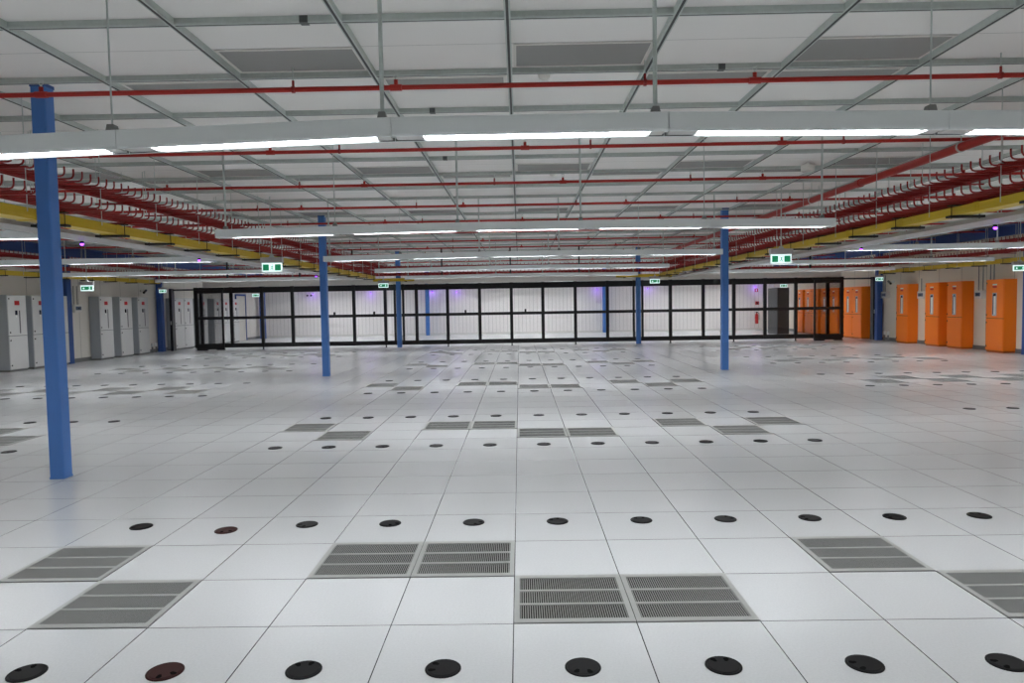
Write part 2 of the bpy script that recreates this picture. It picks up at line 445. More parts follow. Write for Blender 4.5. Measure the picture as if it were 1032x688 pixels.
for s, x in (('left', XL+.14), ('right', XR-.14)):
    o = MB()
    o.box(x-.09, x+.09, YF+.1, YB-.3, 3.48, 3.50); o.box(x-.09, x+.09, YF+.1, YB-.3, 3.22, 3.24); o.box(x-.012, x+.012, YF+.1, YB-.3, 3.24, 3.48)
    tag(o.build('wall_beam_steel', M['blue_beam']), 'long blue steel I beam running high along the %s wall' % s, 'beam', None, 'thing')

# ------------------------------------------------------------------ fluorescent battens
MOD = 1.53
def hang_rod(mb, x, y, z0, thick):
    mb.tube([(x, y, z0), (x, y, RAIL)], .0135 if thick else .005, 8, M['galv'])
def batten(x0, nmod, y, zb, lab, sag=None):
    S = (lambda x: 0.0) if sag is None else (lambda x: -sag[0]*max(0, -.65-(x+x0)) - sag[1]*max(0, (x+x0)-.89))
    t = thing('light_batten', lab, 'ceiling light', (x0, y, zb), 0, 'suspended fluorescent light battens')
    W, H = .078, .104
    for i in range(nmod):
        a, b = i*MOD+.002, (i+1)*MOD-.002
        h = MB()
        prof = [(-W, .012), (-W+.006, 0), (-W+.02, 0), (-W+.02, .022), (W-.02, .022), (W-.02, 0), (W-.006, 0), (W, .012), (W, H-.006), (W-.006, H), (-W+.006, H), (-W, H-.006)]
        n = len(prof)
        h.add([(a, p, z+S(a)) for p, z in prof]+[(b, p, z+S(b)) for p, z in prof], [tuple(reversed(range(n))), tuple(range(n, 2*n))]+[(k, (k+1) % n, (k+1) % n+n, k+n) for k in range(n)], M['white'])
        hm = h.build('housing', None, t)
        d = MB()
        lx0, lx1 = a+.18, b-.10
        for p0, p1 in ((-W+.024, .022), (.036, W-.024)):
            prof = [(p0, .0215), (p0+.003, .018), (p1-.003, .018), (p1, .0215)]
            d.add([(lx0, p, z+S(lx0)) for p, z in prof]+[(lx1, p, z+S(lx1)) for p, z in prof], [(0, 1, 2, 3), (7, 6, 5, 4), (0, 4, 5, 1), (1, 5, 6, 2), (2, 6, 7, 3)], M['lamp'])
        d.build('diffuser', None, hm)
        e = MB()
        for yy in (-W+.0202, W-.0202-.0012):  # added grey strips, keep the inner lips from shining so brightly
            e.add([(a, yy, .001+S(a)), (b, yy, .001+S(b)), (b, yy+.0012, .001+S(b)), (a, yy+.0012, .001+S(a)), (a, yy, .0215+S(a)), (b, yy, .0215+S(b)), (b, yy+.0012, .0215+S(b)), (a, yy+.0012, .0215+S(a))], [(3, 2, 1, 0), (4, 5, 6, 7), (0, 1, 5, 4), (1, 2, 6, 5), (2, 3, 7, 6), (3, 0, 4, 7)], M['glare_liner'])
        for q0, q1, p0, p1 in ((a+.012, lx0-.01, -W+.024, W-.024), (lx1+.01, b-.012, -W+.024, W-.024), (lx0-.01, lx1+.01, .0235, .0345)):
            c8 = [(q0, p0, .006+S(q0)), (q1, p0, .006+S(q1)), (q1, p1, .006+S(q1)), (q0, p1, .006+S(q0)), (q0, p0, .0155+S(q0)), (q1, p0, .0155+S(q1)), (q1, p1, .0155+S(q1)), (q0, p1, .0155+S(q0))]
            e.add(c8, [(3, 2, 1, 0), (4, 5, 6, 7), (0, 1, 5, 4), (1, 2, 6, 5), (2, 3, 7, 6), (3, 0, 4, 7)], M['reflector'])
        e.build('reflector_and_glare_liner', None, hm)
    MB().box(-.004, .0, -W, W, S(0), H+S(0), M['white']).build('end_cap', None, t)
    MB().box(nmod*MOD, nmod*MOD+.004, -W, W, S(nmod*MOD), H+S(nmod*MOD), M['white']).build('end_cap', None, t)
    for i in range(nmod+1):
        x = i*MOD + (-.06 if 0 < i < nmod else (.10 if i == 0 else -.14))
        thick = i in (0, 2, 3, 5)
        b = MB(); b.prism_y([(x-.03, H-.004+S(x)), (x+.03, H-.004+S(x)), (x+.018, H+.045+S(x)), (x-.018, H+.045+S(x))], -.025, .025, M['conduit'])
        bo = b.build('hanger_bracket', None, t)
        r = MB(); r.tube([(x, 0, H+.04+S(x)), (x, 0, RAIL-zb)], .0125 if thick else .005, 8, M['galv']); r.build('hanger_rod', None, t)
        if not thick:
            pass
    return t
bt = {}
for k in range(-1, 8):
    y = .65+4.8*k
    zb = 2.497 if k == 0 else 2.475
    if k <= 0: rowname = 'nearest'
    else: rowname = ROWN[k]
    if k == -1: lc = 'unseen white light batten overhead behind the camera, central bank'; ll = lc.replace('central', 'left'); lr = lc.replace('central', 'right')  # unseen rows carried on behind the camera to light the near floor
    elif k == 0: lc = 'long white light batten crossing the whole picture, nearest the camera'; ll = 'unseen white light batten beyond the left end of the nearest batten'; lr = ll.replace('left', 'right')  # side banks of this row are unseen, included for their light
    elif k >= 5: 
        nm = ORD[k-4]
        lc = 'white light batten over the room behind the glass, %s row, central bank' % nm; ll = lc.replace('central', 'left'); lr = lc.replace('central', 'right')
    else:
        lc = 'white light batten across the middle, %s row from the camera' % rowname; ll = 'white light batten on the left side, %s row from the camera' % rowname; lr = ll.replace('left', 'right')
    if k >= 5: y = (25.6, 29.3, 32.75)[k-5]
    batten(-3.70, 5, y, zb, lc, (.026, .015) if k == 0 else (.011, .009))
    batten(-5.83-4*MOD, 4, y, zb, ll)
    batten(6.20, 4, y, zb, lr)

# ------------------------------------------------------------------ red sprinkler pipes
def pipe_run(y, lab, i):
    t = thing('sprinkler_pipe', lab, 'pipe', (0, y, 3.42), 0, 'red sprinkler pipes under the ceiling')
    p = MB(); p.tube([(XL, 0, 0), (XR, 0, 0)], .0215, 12, M['red']); p.build('pipe', None, t)
    off = (-.97, .15, .75)[i % 3]
    x = off-3.05*4
    while x < 13.3:
        px = project(x, y, 3.42)[0]
        if -20 < px < 1052:
            f = MB(); f.tube([(x-.05, 0, 0), (x+.05, 0, 0)], .028, 12, M['red']); f.tube([(x, 0, .01), (x, 0, .065)], .018, 8, M['red'])
            fo = f.build('tee_fitting', None, t)
            h = MB(); h.tube([(x, 0, .06), (x, 0, .085)], .008, 8, M['galv'])
            h.tube([(x-.012, 0, .082), (x-.02, 0, .10), (x-.008, 0, .118)], .003, 5, M['galv']); h.tube([(x+.012, 0, .082), (x+.02, 0, .10), (x+.008, 0, .118)], .003, 5, M['galv'])
            h.lathe([(.004, .112), (.02, .116), (.024, .120), (.008, .123)], 12, (x, 0, 0), M['galv'])
            h.build('sprinkler_head', None, fo)
        x += 3.05
    x = (1.15, .93, -.3)[i % 3]-3.0*4
    while x < 13.3:
        px = project(x, y, 3.42)[0]
        if -20 < px < 1052:
            c = MB(); c.tube([(x-.012, 0, 0), (x+.012, 0, 0)], .029, 12, M['redtray']); c.tube([(x, 0, .02), (x, 0, .075)], .011, 6, M['redtray']); c.tube([(x, 0, .07), (x, 0, RAIL-3.42+.02)], .005, 6, M['galv'])
            c.build('pipe_clamp', None, t)
        x += 3.0
for i in range(9):
    where = ROWN[i] if i else 'nearest'
    pipe_run(2.737+2.4*i, 'thin red sprinkler pipe running across under the ceiling, %s from the camera' % where, i)
pipe_run(2.737+2.4*10, 'thin red sprinkler pipe under the ceiling behind the glass partition', 1)
# large main running away from the camera on the right
t = thing('sprinkler_main', 'thick red sprinkler main running away from the camera at upper right', 'pipe', (5.23, 0, 3.30))
MB().tube([(0, YF+.3, 0), (0, 22.6, 0)], .052, 16, M['red']).build('pipe', None, t)
for y in (-4.5, 1.6, 7.45, 13.4, 19.4):
    MB().tube([(0, y-.06, 0), (0, y+.06, 0)], .063, 16, M['red']).build('coupling', None, t)
for y in (-2, 5.0, 9.2, 14.2, 18.9):
    c = MB(); c.tube([(0, y-.014, 0), (0, y+.014, 0)], .06, 14, M['galv']); c.tube([(0, y, .05), (0, y, RAIL-3.30+.02)], .006, 6, M['galv']); c.build('pipe_hanger', None, t)

# ------------------------------------------------------------------ red basket cable trays
def rung_pts(wid, tip, s):
    """from the outer rail across and curling up at the inner side (local x: 0 outer .. wid inner, times s)"""
    pts = [(0, 0), (wid-.045, 0), (wid-.018, .008), (wid-.004, .028), (wid, .05), (wid, tip)]
    return [(s*a, b) for a, b in pts]
def red_tray(xo, s, y0, y1, z, lab, wid=.4, rot=False, step=.15):
    """xo = outer rail position, s = +1 if the hooks curl up towards +x"""
    t = thing('cable_tray', lab, 'cable tray', (0, 0, 0), 0, 'red cable trays')
    L_ = 3.0; n = max(1, round((y1-y0)/L_)); L_ = (y1-y0)/n
    def P(a, b, c): return (b, a, c) if rot else (a, b, c)
    for i in range(n):
        a, b = y0+i*L_, y0+(i+1)*L_
        r = MB()
        r.tube([P(xo, a+.01, z-.02), P(xo, b-.01, z-.02)], .011, 6, M['redtray']); r.tube([P(xo-.0, a+.01, z+.01), P(xo, b-.01, z+.01)], .011, 6, M['redtray'])
        q0 = P(xo-.02, a+.006, 0); q1 = P(xo+.02, b-.006, 0)
        r.box(q0[0], q1[0], q0[1], q1[1], z-.015, z+.075, M['redtray'])
        sec = r.build('side_rail', None, t)
        g = MB(); m_ = int(L_/step)
        for k in range(m_):
            yy = a+step*(k+.5)
            g.tube([P(xo+p, yy, z+q) for p, q in rung_pts(wid, .10, s)], .0095, 5, M['redtray'])
        g.build('rungs', None, sec)
    return t
IL, IR = -5.05, 5.19
red_tray(IL, 1, -3.5, 21.9, 2.965, 'upper red cable tray over the left aisle, running away from the camera')
red_tray(IL, 1, -3.5, 21.9, 2.715, 'lower red cable tray over the left aisle, just above the yellow duct')
red_tray(IR, -1, -3.5, 21.9, 2.87, 'upper red cable tray over the right aisle, running away from the camera')
red_tray(IR, -1, -3.5, 21.9, 2.645, 'lower red cable tray over the right aisle, just above the yellow duct')
OL, OR_ = -12.75, 12.75
red_tray(OL, 1, 10.5, 21.9, 2.99, 'upper red cable tray high along the left wall')
red_tray(OL, 1, 10.5, 21.9, 2.75, 'lower red cable tray high along the left wall')
red_tray(OR_, -1, 10.5, 21.9, 2.96, 'upper red cable tray high along the right wall')
red_tray(OR_, -1, 10.5, 21.9, 2.71, 'lower red cable tray high along the right wall')
red_tray(22.35, -1, -13.2, 13.2, 2.95, 'upper red cable tray crossing the room above the glass partition', rot=True)
red_tray(22.35, -1, -13.2, 13.2, 2.70, 'lower red cable tray crossing the room above the glass partition', rot=True)
# trapeze hangers of the tray stacks: thin rods every 1.2 m
def trapeze(x0, x1, ylist, zl, who):
    for n, y in enumerate(ylist):
        t = thing('trapeze_hanger', 'thin steel rod trapeze holding the cable trays %s, %s from camera' % (who, ORD[n+1]), 'hanger', (0, y, 0), 0, 'cable tray rod hangers')
        for x in (x0, x1): MB().tube([(x, 0, zl-.02), (x, 0, RAIL)], .005, 6, M['galv']).build('rod', None, t)
        for z in zlv: MB().box(x0-.02, x1+.02, -.015, .015, z-.035, z-.017, M['redtray']).build('cross_bar', None, t)
zlv = (2.715, 2.965); trapeze(-5.38, -4.62, [3.35+1.2*i for i in range(15)], 2.54, 'over the left aisle')
zlv = (2.87,); trapeze(4.785, 5.38, [3.65+1.2*i for i in range(15)], 2.50, 'over the right aisle')
zlv = (2.75, 2.99); trapeze(-13.11, -12.33, [11.75+1.2*i for i in range(9)], 2.51, 'along the left wall')
zlv = (2.71, 2.96); trapeze(12.33, 13.11, [11.75+1.2*i for i in range(9)], 2.43, 'along the right wall')
zlv = (2.70, 2.95)
for n, x in enumerate((-10.4, -7.8, -5.9, -2.7, -.25, 2.2, 5.9, 7.9, 10.4)):
    t = thing('post_hanger', 'dark steel post holding the crossing cable trays above the partition, %s from left' % ORD[n+1], 'hanger', (x, 22.1, 0), 0, 'dark posts above the partition')
    MB().box(-.025, .025, -.30, -.25, 2.62, RAIL, M['bracket']).build('post', None, t)
    for z in (2.650, 2.900): MB().box(-.02, .02, -.25, .28, z-.01, z+.012, M['bracket']).build('arm', None, t)

# ------------------------------------------------------------------ yellow fibre ducts
def yellow_duct(x, z, y0, y1, lab, w=.10, h=.112, coup0=0.6, coup=1.52, side=1):
    t = thing('fibre_duct', lab, 'cable duct', (x, 0, z), 0, 'yellow fibre ducts')
    L_ = 1.52; y = y0; i = 0
    while y < y1-.1:
        b = min(y+L_, y1)
        m = MB()
        m.box(-w, w, y+.01, b-.01, 0, .006); m.box(-w, -w+.006, y+.01, b-.01, .006, h); m.box(w-.006, w, y+.01, b-.01, .006, h)
        m.box(-w-.006, -w, y+.01, b-.01, h-.02, h); m.box(w, w+.006, y+.01, b-.01, h-.02, h)
        m.box(-w+.006, w-.006, y+.01, b-.01, h-.012, h-.004)
        m.box(-w-.004, -w, y+.01, b-.01, .03, .036); m.box(w, w+.004, y+.01, b-.01, .03, .036)
        sg = m.build('duct_length', M['yellow'], t)
        c = MB(); c.box(-w-.010, w+.010, b-.045, b+.045, -.008, 0); c.box(-w-.012, -w-.006, b-.045, b+.045, -.008, h+.006); c.box(w+.006, w+.012, b-.045, b+.045, -.008, h+.006)
        c.build('coupler', M['yellow'], sg)
        c = MB(); c.box(-w-.016, -w-.012, b-.012, b+.012, .0, h); c.box(w+.012, w+.016, b-.012, b+.012, 0, h); c.build('coupler_clip', M['yellow'], sg)
        y = b; i += 1
    yy = y0+.75
    while yy < y1:
        b = MB(); b.box(-w-.10, w+.10, yy-.045, yy+.045, -.036, -.009); b.build('lower_bracket', M['bracket'], t)
        b = MB(); b.box(-w-.09, w+.09, yy-.04, yy+.04, h+.005, h+.018); b.build('upper_bracket', M['bracket'], t)
        so = 1 if x > 0 else -1
        MB().tube([(-so*(w+.06), yy, -.045), (-so*(w+.06), yy, h+.018)], .006, 6, M['bracket']).build('bracket_bolt', None, t)
        MB().tube([(so*(w+.06), yy, -.045), (so*(w+.06), yy, h+.018)], .006, 6, M['bracket']).build('bracket_bolt', None, t)
        yy += 1.2
    return t
yellow_duct(-5.20, 2.547, -3.4, 21.8, 'long yellow fibre duct hanging over the left aisle')
yellow_duct(5.20, 2.500, -3.1, 21.8, 'long yellow fibre duct hanging over the right aisle', h=.095)
yellow_duct(-12.95, 2.515, 11.0, 21.8, 'yellow fibre duct hanging along the left wall')
yellow_duct(12.95, 2.435, 11.0, 21.8, 'yellow fibre duct hanging along the right wall')
# short crossings of yellow duct above the partition
for s, x0, x1 in (('left', -5.4, -3.9), ('right', 3.7, 6.0)):
    t = thing('fibre_duct', 'short yellow fibre duct crossing just above the partition, %s of centre' % s, 'cable duct', (0, 23.08, 2.50), 0, 'yellow fibre ducts')
    m = MB(); m.box(x0, x1, -.15, .15, 0, .006); m.box(x0, x1, -.15, -.144, 0, .11); m.box(x0, x1, .144, .15, 0, .11); m.build('duct_length', M['yellow'], t)
    for x in (x0+.3, x1-.3): MB().box(x-.02, x+.02, -.2, .2, -.02, -.004).build('lower_bracket', M['bracket'], t)

# ------------------------------------------------------------------ wide grey trunking under the ducts
def trunking(xa, xb, z, y0, y1, lab):
    t = thing('steel_trunking', lab, 'cable trunking', (0, 0, z), 0, 'wide grey steel trunking')
    s = 1 if xb > xa else -1
    y = y0
    while y < y1-.1:
        b = min(y+3.0, y1)
        m = MB(); m.box(xa, xb, y+.003, b-.003, 0, .045); m.build('trunking_length', M['duct'], t)
        m = MB(); m.box(xb, xb+s*.02, y+.003, b-.003, -.012, .06); m.build('lip', M['white'], t)
        y = b
    y = y0+.9
    while y < y1:
        for x in (xa+s*.03, xb-s*.03): MB().tube([(x, y, .04), (x, y, RAIL-z)], .005, 6, M['galv']).build('rod', None, t)
        y += 2.4
    return t
trunking(-5.41, -5.78, 2.51, -3.5, 21.4, 'wide grey steel trunking beside the yellow duct over the left aisle')
trunking(5.41, 5.78, 2.43, -3.5, 21.4, 'wide grey steel trunking beside the yellow duct over the right aisle')
def led(x, y, z, lab, power=1.2):
    t = thing('indicator_lamp', lab, 'indicator light', (x, y, z), 0, 'small purple indicator lamps')
    MB().lathe([(.024, .0), (.024, .03)], 12, m=M['cctv']).build('base', None, t)
    MB().lathe([(.010, -.026), (.018, -.018), (.020, -.002), (.016, 0)], 12, m=M['purple']).build('lens', None, t)
    return t
for s, X, Z, nm in ((-1, -5.79, 2.498, 'left'), (1, 5.79, 2.418, 'right')):
    for n, y in enumerate((6.05, 9.5, 13.0, 16.9) if s < 0 else (5.22, 8.54, 12.2, 16.2)):
        led(X, y, Z-.03, 'tiny purple lamp under the %s grey trunking, %s from the camera' % (nm, ORD[n+1]))

# ------------------------------------------------------------------ glass partition
GP = thing('glass_partition', 'long black framed glass partition with sliding doors closing off the far end', 'partition', (0, CAGE, 0))
posts = [-12.10, -10.95, -9.77, -8.61, -7.43, -6.255, -5.056, -3.867, -2.68, -1.457, -.25, .945, 2.178, 3.395, 5.78, 7.02, 8.18, 9.356, 10.517, 11.715]
xe0, xe1 = -12.34, 12.28
ZB0, ZB1, ZM0, ZM1, ZT0, ZT1 = .09, .255, 1.17, 1.28, 2.17, 2.39
def cutx(a, b):
    """split an x interval around the two columns"""
    out = [(a, b)]
    for c in (-4.53, 4.555):
        nw = []
        for p, q in out:
            if p < c < q: nw += [(p, c-.09), (c+.09, q)]
            else: nw.append((p, q))
        out = nw
    return out
for nm, z0, z1, d in (('bottom_rail', ZB0, ZB1, .035), ('middle_rail', ZM0, ZM1, .025), ('top_rail', ZT0, ZT1, .035)):
    for p, q in cutx(xe0, xe1):
        MB().box(p, q, -d, d, z0, z1, M['black']).build(nm, None, GP)
allp = sorted(posts + [-4.69, -4.37, 4.39, 4.72, xe0+.03, xe1-.03])
for x in allp:
    w = .04 if x in (-4.69, -4.37, 4.39, 4.72) else .058
    MB().box(x-w, x+w, -.045, .045, ZB0-.0, ZT1+.01, M['black']).build('post', None, GP)
for x in posts[::2]+[xe0+.03, xe1-.03]:
    f = MB(); f.box(x-.02, x+.02, -.02, .02, .012, ZB0+.01, M['black']); f.box(x-.05, x+.05, -.05, .05, 0, .012, M['black']); f.build('foot', None, GP)
for a, b in zip(allp[:-1], allp[1:]):
    if b-a < .4: continue
    for z0, z1 in ((ZB1, ZM0), (ZM1, ZT0)):
        MB().box(a+.05, b-.05, -.004, .004, z0+.002, z1-.002, M['glass']).build('pane', None, GP)
for x in (-7.0, -5.48, -2.0, .28):
    MB().box(x-.035, x+.035, -.06, -.026, ZM1, ZM1+.10, M['handle']).build('latch_box', None, GP)
# jambs and head of the two door openings
for s, xo in ((-1, -12.34), (1, 12.28)):
    xj = -13.16 if s < 0 else 13.36
    MB().box(xo, xj, -.03, .03, 2.29, 2.35, M['black']).build('door_head', None, GP)
    MB().box(xj, xj+s*.10, -.16, .06, 0, 2.37, M['black']).build('jamb', None, GP)
    MB().box(xj+s*.035, xj+s*.075, -.166, -.16, 1.0, 1.14, M['galv']).build('lock_plate', None, GP)
# light grey header beam over the partition
HB = thing('header_beam', 'pale grey header beam lying along the top of the glass partition', 'beam', (0, CAGE, 2.405), 0, None, 'thing')
for p, q in cutx(-12.0, 12.2): MB().box(p, q, -.05, .05, .0, .20, M['offwhite']).build('beam_length', None, HB)
def slider(x0, x1, lab):
    t = thing('sliding_door', lab, 'door', (0, CAGE-.10, 0), 0, None, 'thing')
    f = MB(); w = .065
    f.box(x0, x0+w, -.025, .025, .04, 2.30); f.box(x1-w, x1, -.025, .025, .04, 2.30)
    f.box(x0+w, x1-w, -.025, .025, .04, .23); f.box(x0+w, x1-w, -.025, .025, 1.185, 1.265); f.box(x0+w, x1-w, -.025, .025, 2.19, 2.30)
    f.build('door_frame', M['black'], t)
    for z0, z1 in ((.23, 1.185), (1.265, 2.19)): MB().box(x0+w, x1-w, -.004, .004, z0, z1, M['smoke']).build('pane', None, t)
    MB().box(x0-.05, x1+.05, -.03, .045, 2.302, 2.385, M['black']).build('track', None, t)
    MB().box(x0+.02, x0+.4, -.05, .05, 0, .06, M['black']).build('floor_guide', None, t)
    MB().box(x1-.3, x1+.02, -.04, .04, 0.01, .05, M['black']).build('floor_guide', None, t)
    hx = x0+.03 if x0 < 0 else x1-.03
    MB().tube([(hx, -.027, .98), (hx, -.06, .98), (hx, -.06, 1.14), (hx, -.027, 1.14)], .010, 6, M['handle']).build('pull_handle', None, t)
slider(-12.26, -11.22, 'black framed sliding glass door of the partition, slid open at left')
slider(11.16, 12.22, 'black framed sliding glass door of the partition, slid open at right')

# ------------------------------------------------------------------ wall cabinets
def cabinet(side, y0, y1, kind, lab, name='distribution_cabinet'):
    """side +1: on the right wall facing -x; -1: on the left wall facing +x"""
    w = y1-y0; yc = (y0+y1)/2
    xf = 13.25 if side > 0 else -13.30
    xb = XR if side > 0 else XL
    d = abs(xb-xf)-.002
    t = thing(name, lab, 'cabinet', (xb - side*.001, yc, 0), 0 if side < 0 else PI, ('orange' if kind == 'o' else 'grey')+' wall cabinets')
    # local: front faces +x at x=d, width along y
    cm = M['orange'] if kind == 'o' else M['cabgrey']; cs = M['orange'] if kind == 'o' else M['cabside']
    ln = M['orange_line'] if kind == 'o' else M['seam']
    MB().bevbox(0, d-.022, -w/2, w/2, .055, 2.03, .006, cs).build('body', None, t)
    MB().box(.01, d-.035, -w/2+.01, w/2-.01, 0, .055, M['plinth_o'] if kind == 'o' else M['plinth']).build('plinth', None, t)
    up = MB().bevbox(d-.020, d, -w/2+.006, w/2-.006, .955, 2.022, .005, cm).build('upper_door', None, t)
    lo = MB().bevbox(d-.020, d, -w/2+.006, w/2-.006, .065, .94, .005, cm).build('lower_door', None, t)
    MB().box(d-.022, d-.019, -w/2+.002, w/2-.002, .94, .955, ln).build('door_gap', None, t)
    h = -1 if side < 0 else 1   # hinge side in local y (mirrored by the turn)
    hs = 1 if side < 0 else -1
    # window strip with meter label, offset
    wy = 0.03*w
    sg = 1 if side > 0 else -1
    if kind == 'o':
        MB().box(d, d+.004, -.085, .085, 1.02, 1.66, M['meter']).build('window_frame', None, up)
        MB().box(d+.004, d+.006, -.030, .040, 1.06, 1.56, M['whiteplate']).build('window_strip', None, up)
        MB().box(d+.004, d+.006, -.065, -.032, 1.06, 1.62, M['meterdark']).build('window_dark_strip', None, up)
        MB().box(d+.004, d+.0065, -.040, .06, 1.57, 1.64, M['meterdark']).build('display', None, up)
        MB().box(d, d+.003, -.09, .09, 1.865, 1.905, M['whiteplate']).build('name_plate', None, up)
        MB().box(d, d+.003, -.08, .08, 1.79, 1.855, M['redplate']).build('warning_plate', None, up)
    else:
        MB().box(d, d+.003, -.09, .09, 1.76, 1.875, M['redplate']).build('warning_plate', None, up)
        MB().box(d, d+.004, .06, .10, 1.01, 1.62, M['seam']).build('window_strip', None, up)
        MB().box(d, d+.006, -.08, -.0, 1.50, 1.62, M['meterdark']).build('display', None, up)
        MB().box(d, d+.005, -.065, -.02, 1.44, 1.49, M['whiteplate']).build('label_card', None, up)
    # handles near the edge away from / towards the camera
    ey = (-w/2+.05) if side < 0 else (-w/2+.05)
    for z, p in ((1.04, up), (1.93, up), (.83, lo), (.17, lo)):
        k = MB(); k.tube([(d, ey, z), (d+.012, ey, z)], .013, 8, M['handle']); k.box(d+.012, d+.020, ey-.009, ey+.009, z-.022, z+.022, M['handle']); k.build('turn_handle', None, p)
    return t
cabinet(1, 15.98, 16.70, 'o', 'orange wall cabinet nearest the camera, alone before the right blue wall column')
cabinet(1, 17.79, 18.52, 'o', 'orange wall cabinet, nearer one of the close pair on the right wall')
cabinet(1, 18.95, 19.69, 'o', 'orange wall cabinet, farther one of the close pair on the right wall')
cabinet(1, 20.73, 21.44, 'o', 'single orange wall cabinet between the close pair and the partition')
cabinet(1, 23.97, 24.70, 'o', 'orange cabinet seen through the right door opening, nearer one')
cabinet(1, 24.71, 25.43, 'o', 'orange cabinet seen through the right door opening, farther one')
for n, y in enumerate((26.0, 26.9, 27.9, 28.63, 29.6)):
    cabinet(1, y, y+.72, 'o', 'orange cabinet behind the right glass panes, %s from the door opening' % ORD[n+1])
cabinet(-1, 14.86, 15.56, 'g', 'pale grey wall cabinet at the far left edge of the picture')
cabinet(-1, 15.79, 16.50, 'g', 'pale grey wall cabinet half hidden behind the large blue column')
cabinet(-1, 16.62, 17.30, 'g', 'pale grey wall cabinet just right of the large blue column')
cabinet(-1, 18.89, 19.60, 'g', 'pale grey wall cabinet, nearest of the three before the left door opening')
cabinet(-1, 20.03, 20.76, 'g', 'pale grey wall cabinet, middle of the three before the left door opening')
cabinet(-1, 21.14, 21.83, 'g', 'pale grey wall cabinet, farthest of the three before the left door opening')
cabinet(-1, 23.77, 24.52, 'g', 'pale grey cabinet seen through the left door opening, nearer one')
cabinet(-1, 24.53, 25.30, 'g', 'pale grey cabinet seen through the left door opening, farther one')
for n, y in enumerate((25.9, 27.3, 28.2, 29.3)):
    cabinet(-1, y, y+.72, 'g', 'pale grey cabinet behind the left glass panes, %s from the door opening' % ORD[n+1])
# door in the left wall beyond the glass
d1 = MB(); d1.box(XL, XL+.03, 30.5, 31.6, 0, 2.2, M['doorpaint']); d1.box(XL, XL+.05, 30.42, 30.5, 0, 2.28, M['blue_beam']); d1.box(XL, XL+.05, 31.6, 31.68, 0, 2.28, M['blue_beam']); d1.box(XL, XL+.05, 30.5, 31.6, 2.2, 2.28, M['blue_beam'])
d1.box(XL+.03, XL+.06, 30.62, 30.66, 1.0, 1.12, M['handle'])
struct('door_1', d1)

# ------------------------------------------------------------------ isolator boxes with conduits on the walls
def isolator(side, y, z, lab, w=.30, conduits=(0,), top=2.36):
    xb = XR if side > 0 else XL; s = -side
    t = thing('isolator_box', lab, 'switch box', (xb, y, z), 0, 'grey isolator boxes on the walls')
    MB().bevbox(0, s*.14, -w/2, w/2, -.12, .12, .006, M['offwhite']).build('enclosure', None, t)
    a, b = sorted((s*.14, s*.146))
    MB().box(a, b, -w/2+.05, w/2-.05, -.05, .06, M['isocover']).build('cover', None, t)
    MB().tube([(s*.146, 0, 0), (s*.165, 0, 0)], .022, 10, M['handle']).build('knob', None, t)
    for c in conduits:
        MB().tube([(s*.05, c, .12), (s*.05, c, top-z)], .014, 8, M['conduit']).build('conduit', None, t)
isolator(1, 17.42, 1.62, 'grey isolator box between the nearest orange cabinet and the close pair', .32, (-.10, .10), 2.5)
isolator(1, 16.92, 1.62, 'smaller grey isolator box hard against the nearest orange cabinet', .24, (-.07, .08), 2.5)
isolator(1, 20.36, 1.65, 'grey isolator box between the single orange cabinet and the close pair', .38, (.10,), 2.2)
isolator(1, 22.75, 1.68, 'grey isolator box beside the right door opening of the partition', .38, (.05, .15), 2.4)
isolator(-1, 18.15, 1.66, 'grey isolator box on the left wall beside the blue wall column', .36, (-.08, .10), 2.35)

# low pipe stubs by the walls
for s, x, nm in ((-1, XL+.16, 'left'), (1, XR-.16, 'right')):
    for n, y in enumerate((22.35, 22.62)):
        t = thing('pipe_stub', 'short white capped pipe stub by the %s wall, %s one' % (nm, ('nearer', 'farther')[n]), 'pipe', (x, y, 0), 0, 'capped pipe stubs by the walls')
        MB().tube([(0, 0, 0), (0, 0, .22)], .03, 10, M['conduit']).build('pipe', None, t)
        MB().lathe([(.045, .22), (.045, .33), (.035, .35)], 12, m=M['whiteplate']).build('cap', None, t)
# CCTV cameras
def cctv(x, y, z, side, lab):
    t = thing('security_camera', lab, 'security camera', (x, y, z), 0)
    MB().box(0, side*-.05, -.04, .04, -.04, .04, M['offwhite']).build('wall_plate', None, t)
    MB().tube([(side*-.05, 0, 0), (side*-.16, 0, .0)], .014, 8, M['offwhite']).build('arm', None, t)
    MB().tube([(side*-.16, .08, .02), (side*-.19, -.14, -.07)], .042, 12, M['cctv']).build('housing', None, t)
cctv(XL, 22.0, 2.27, -1, 'small black security camera on the left wall near the partition')
cctv(XR, 22.3, 2.15, 1, 'small black security camera on the right wall near the partition')

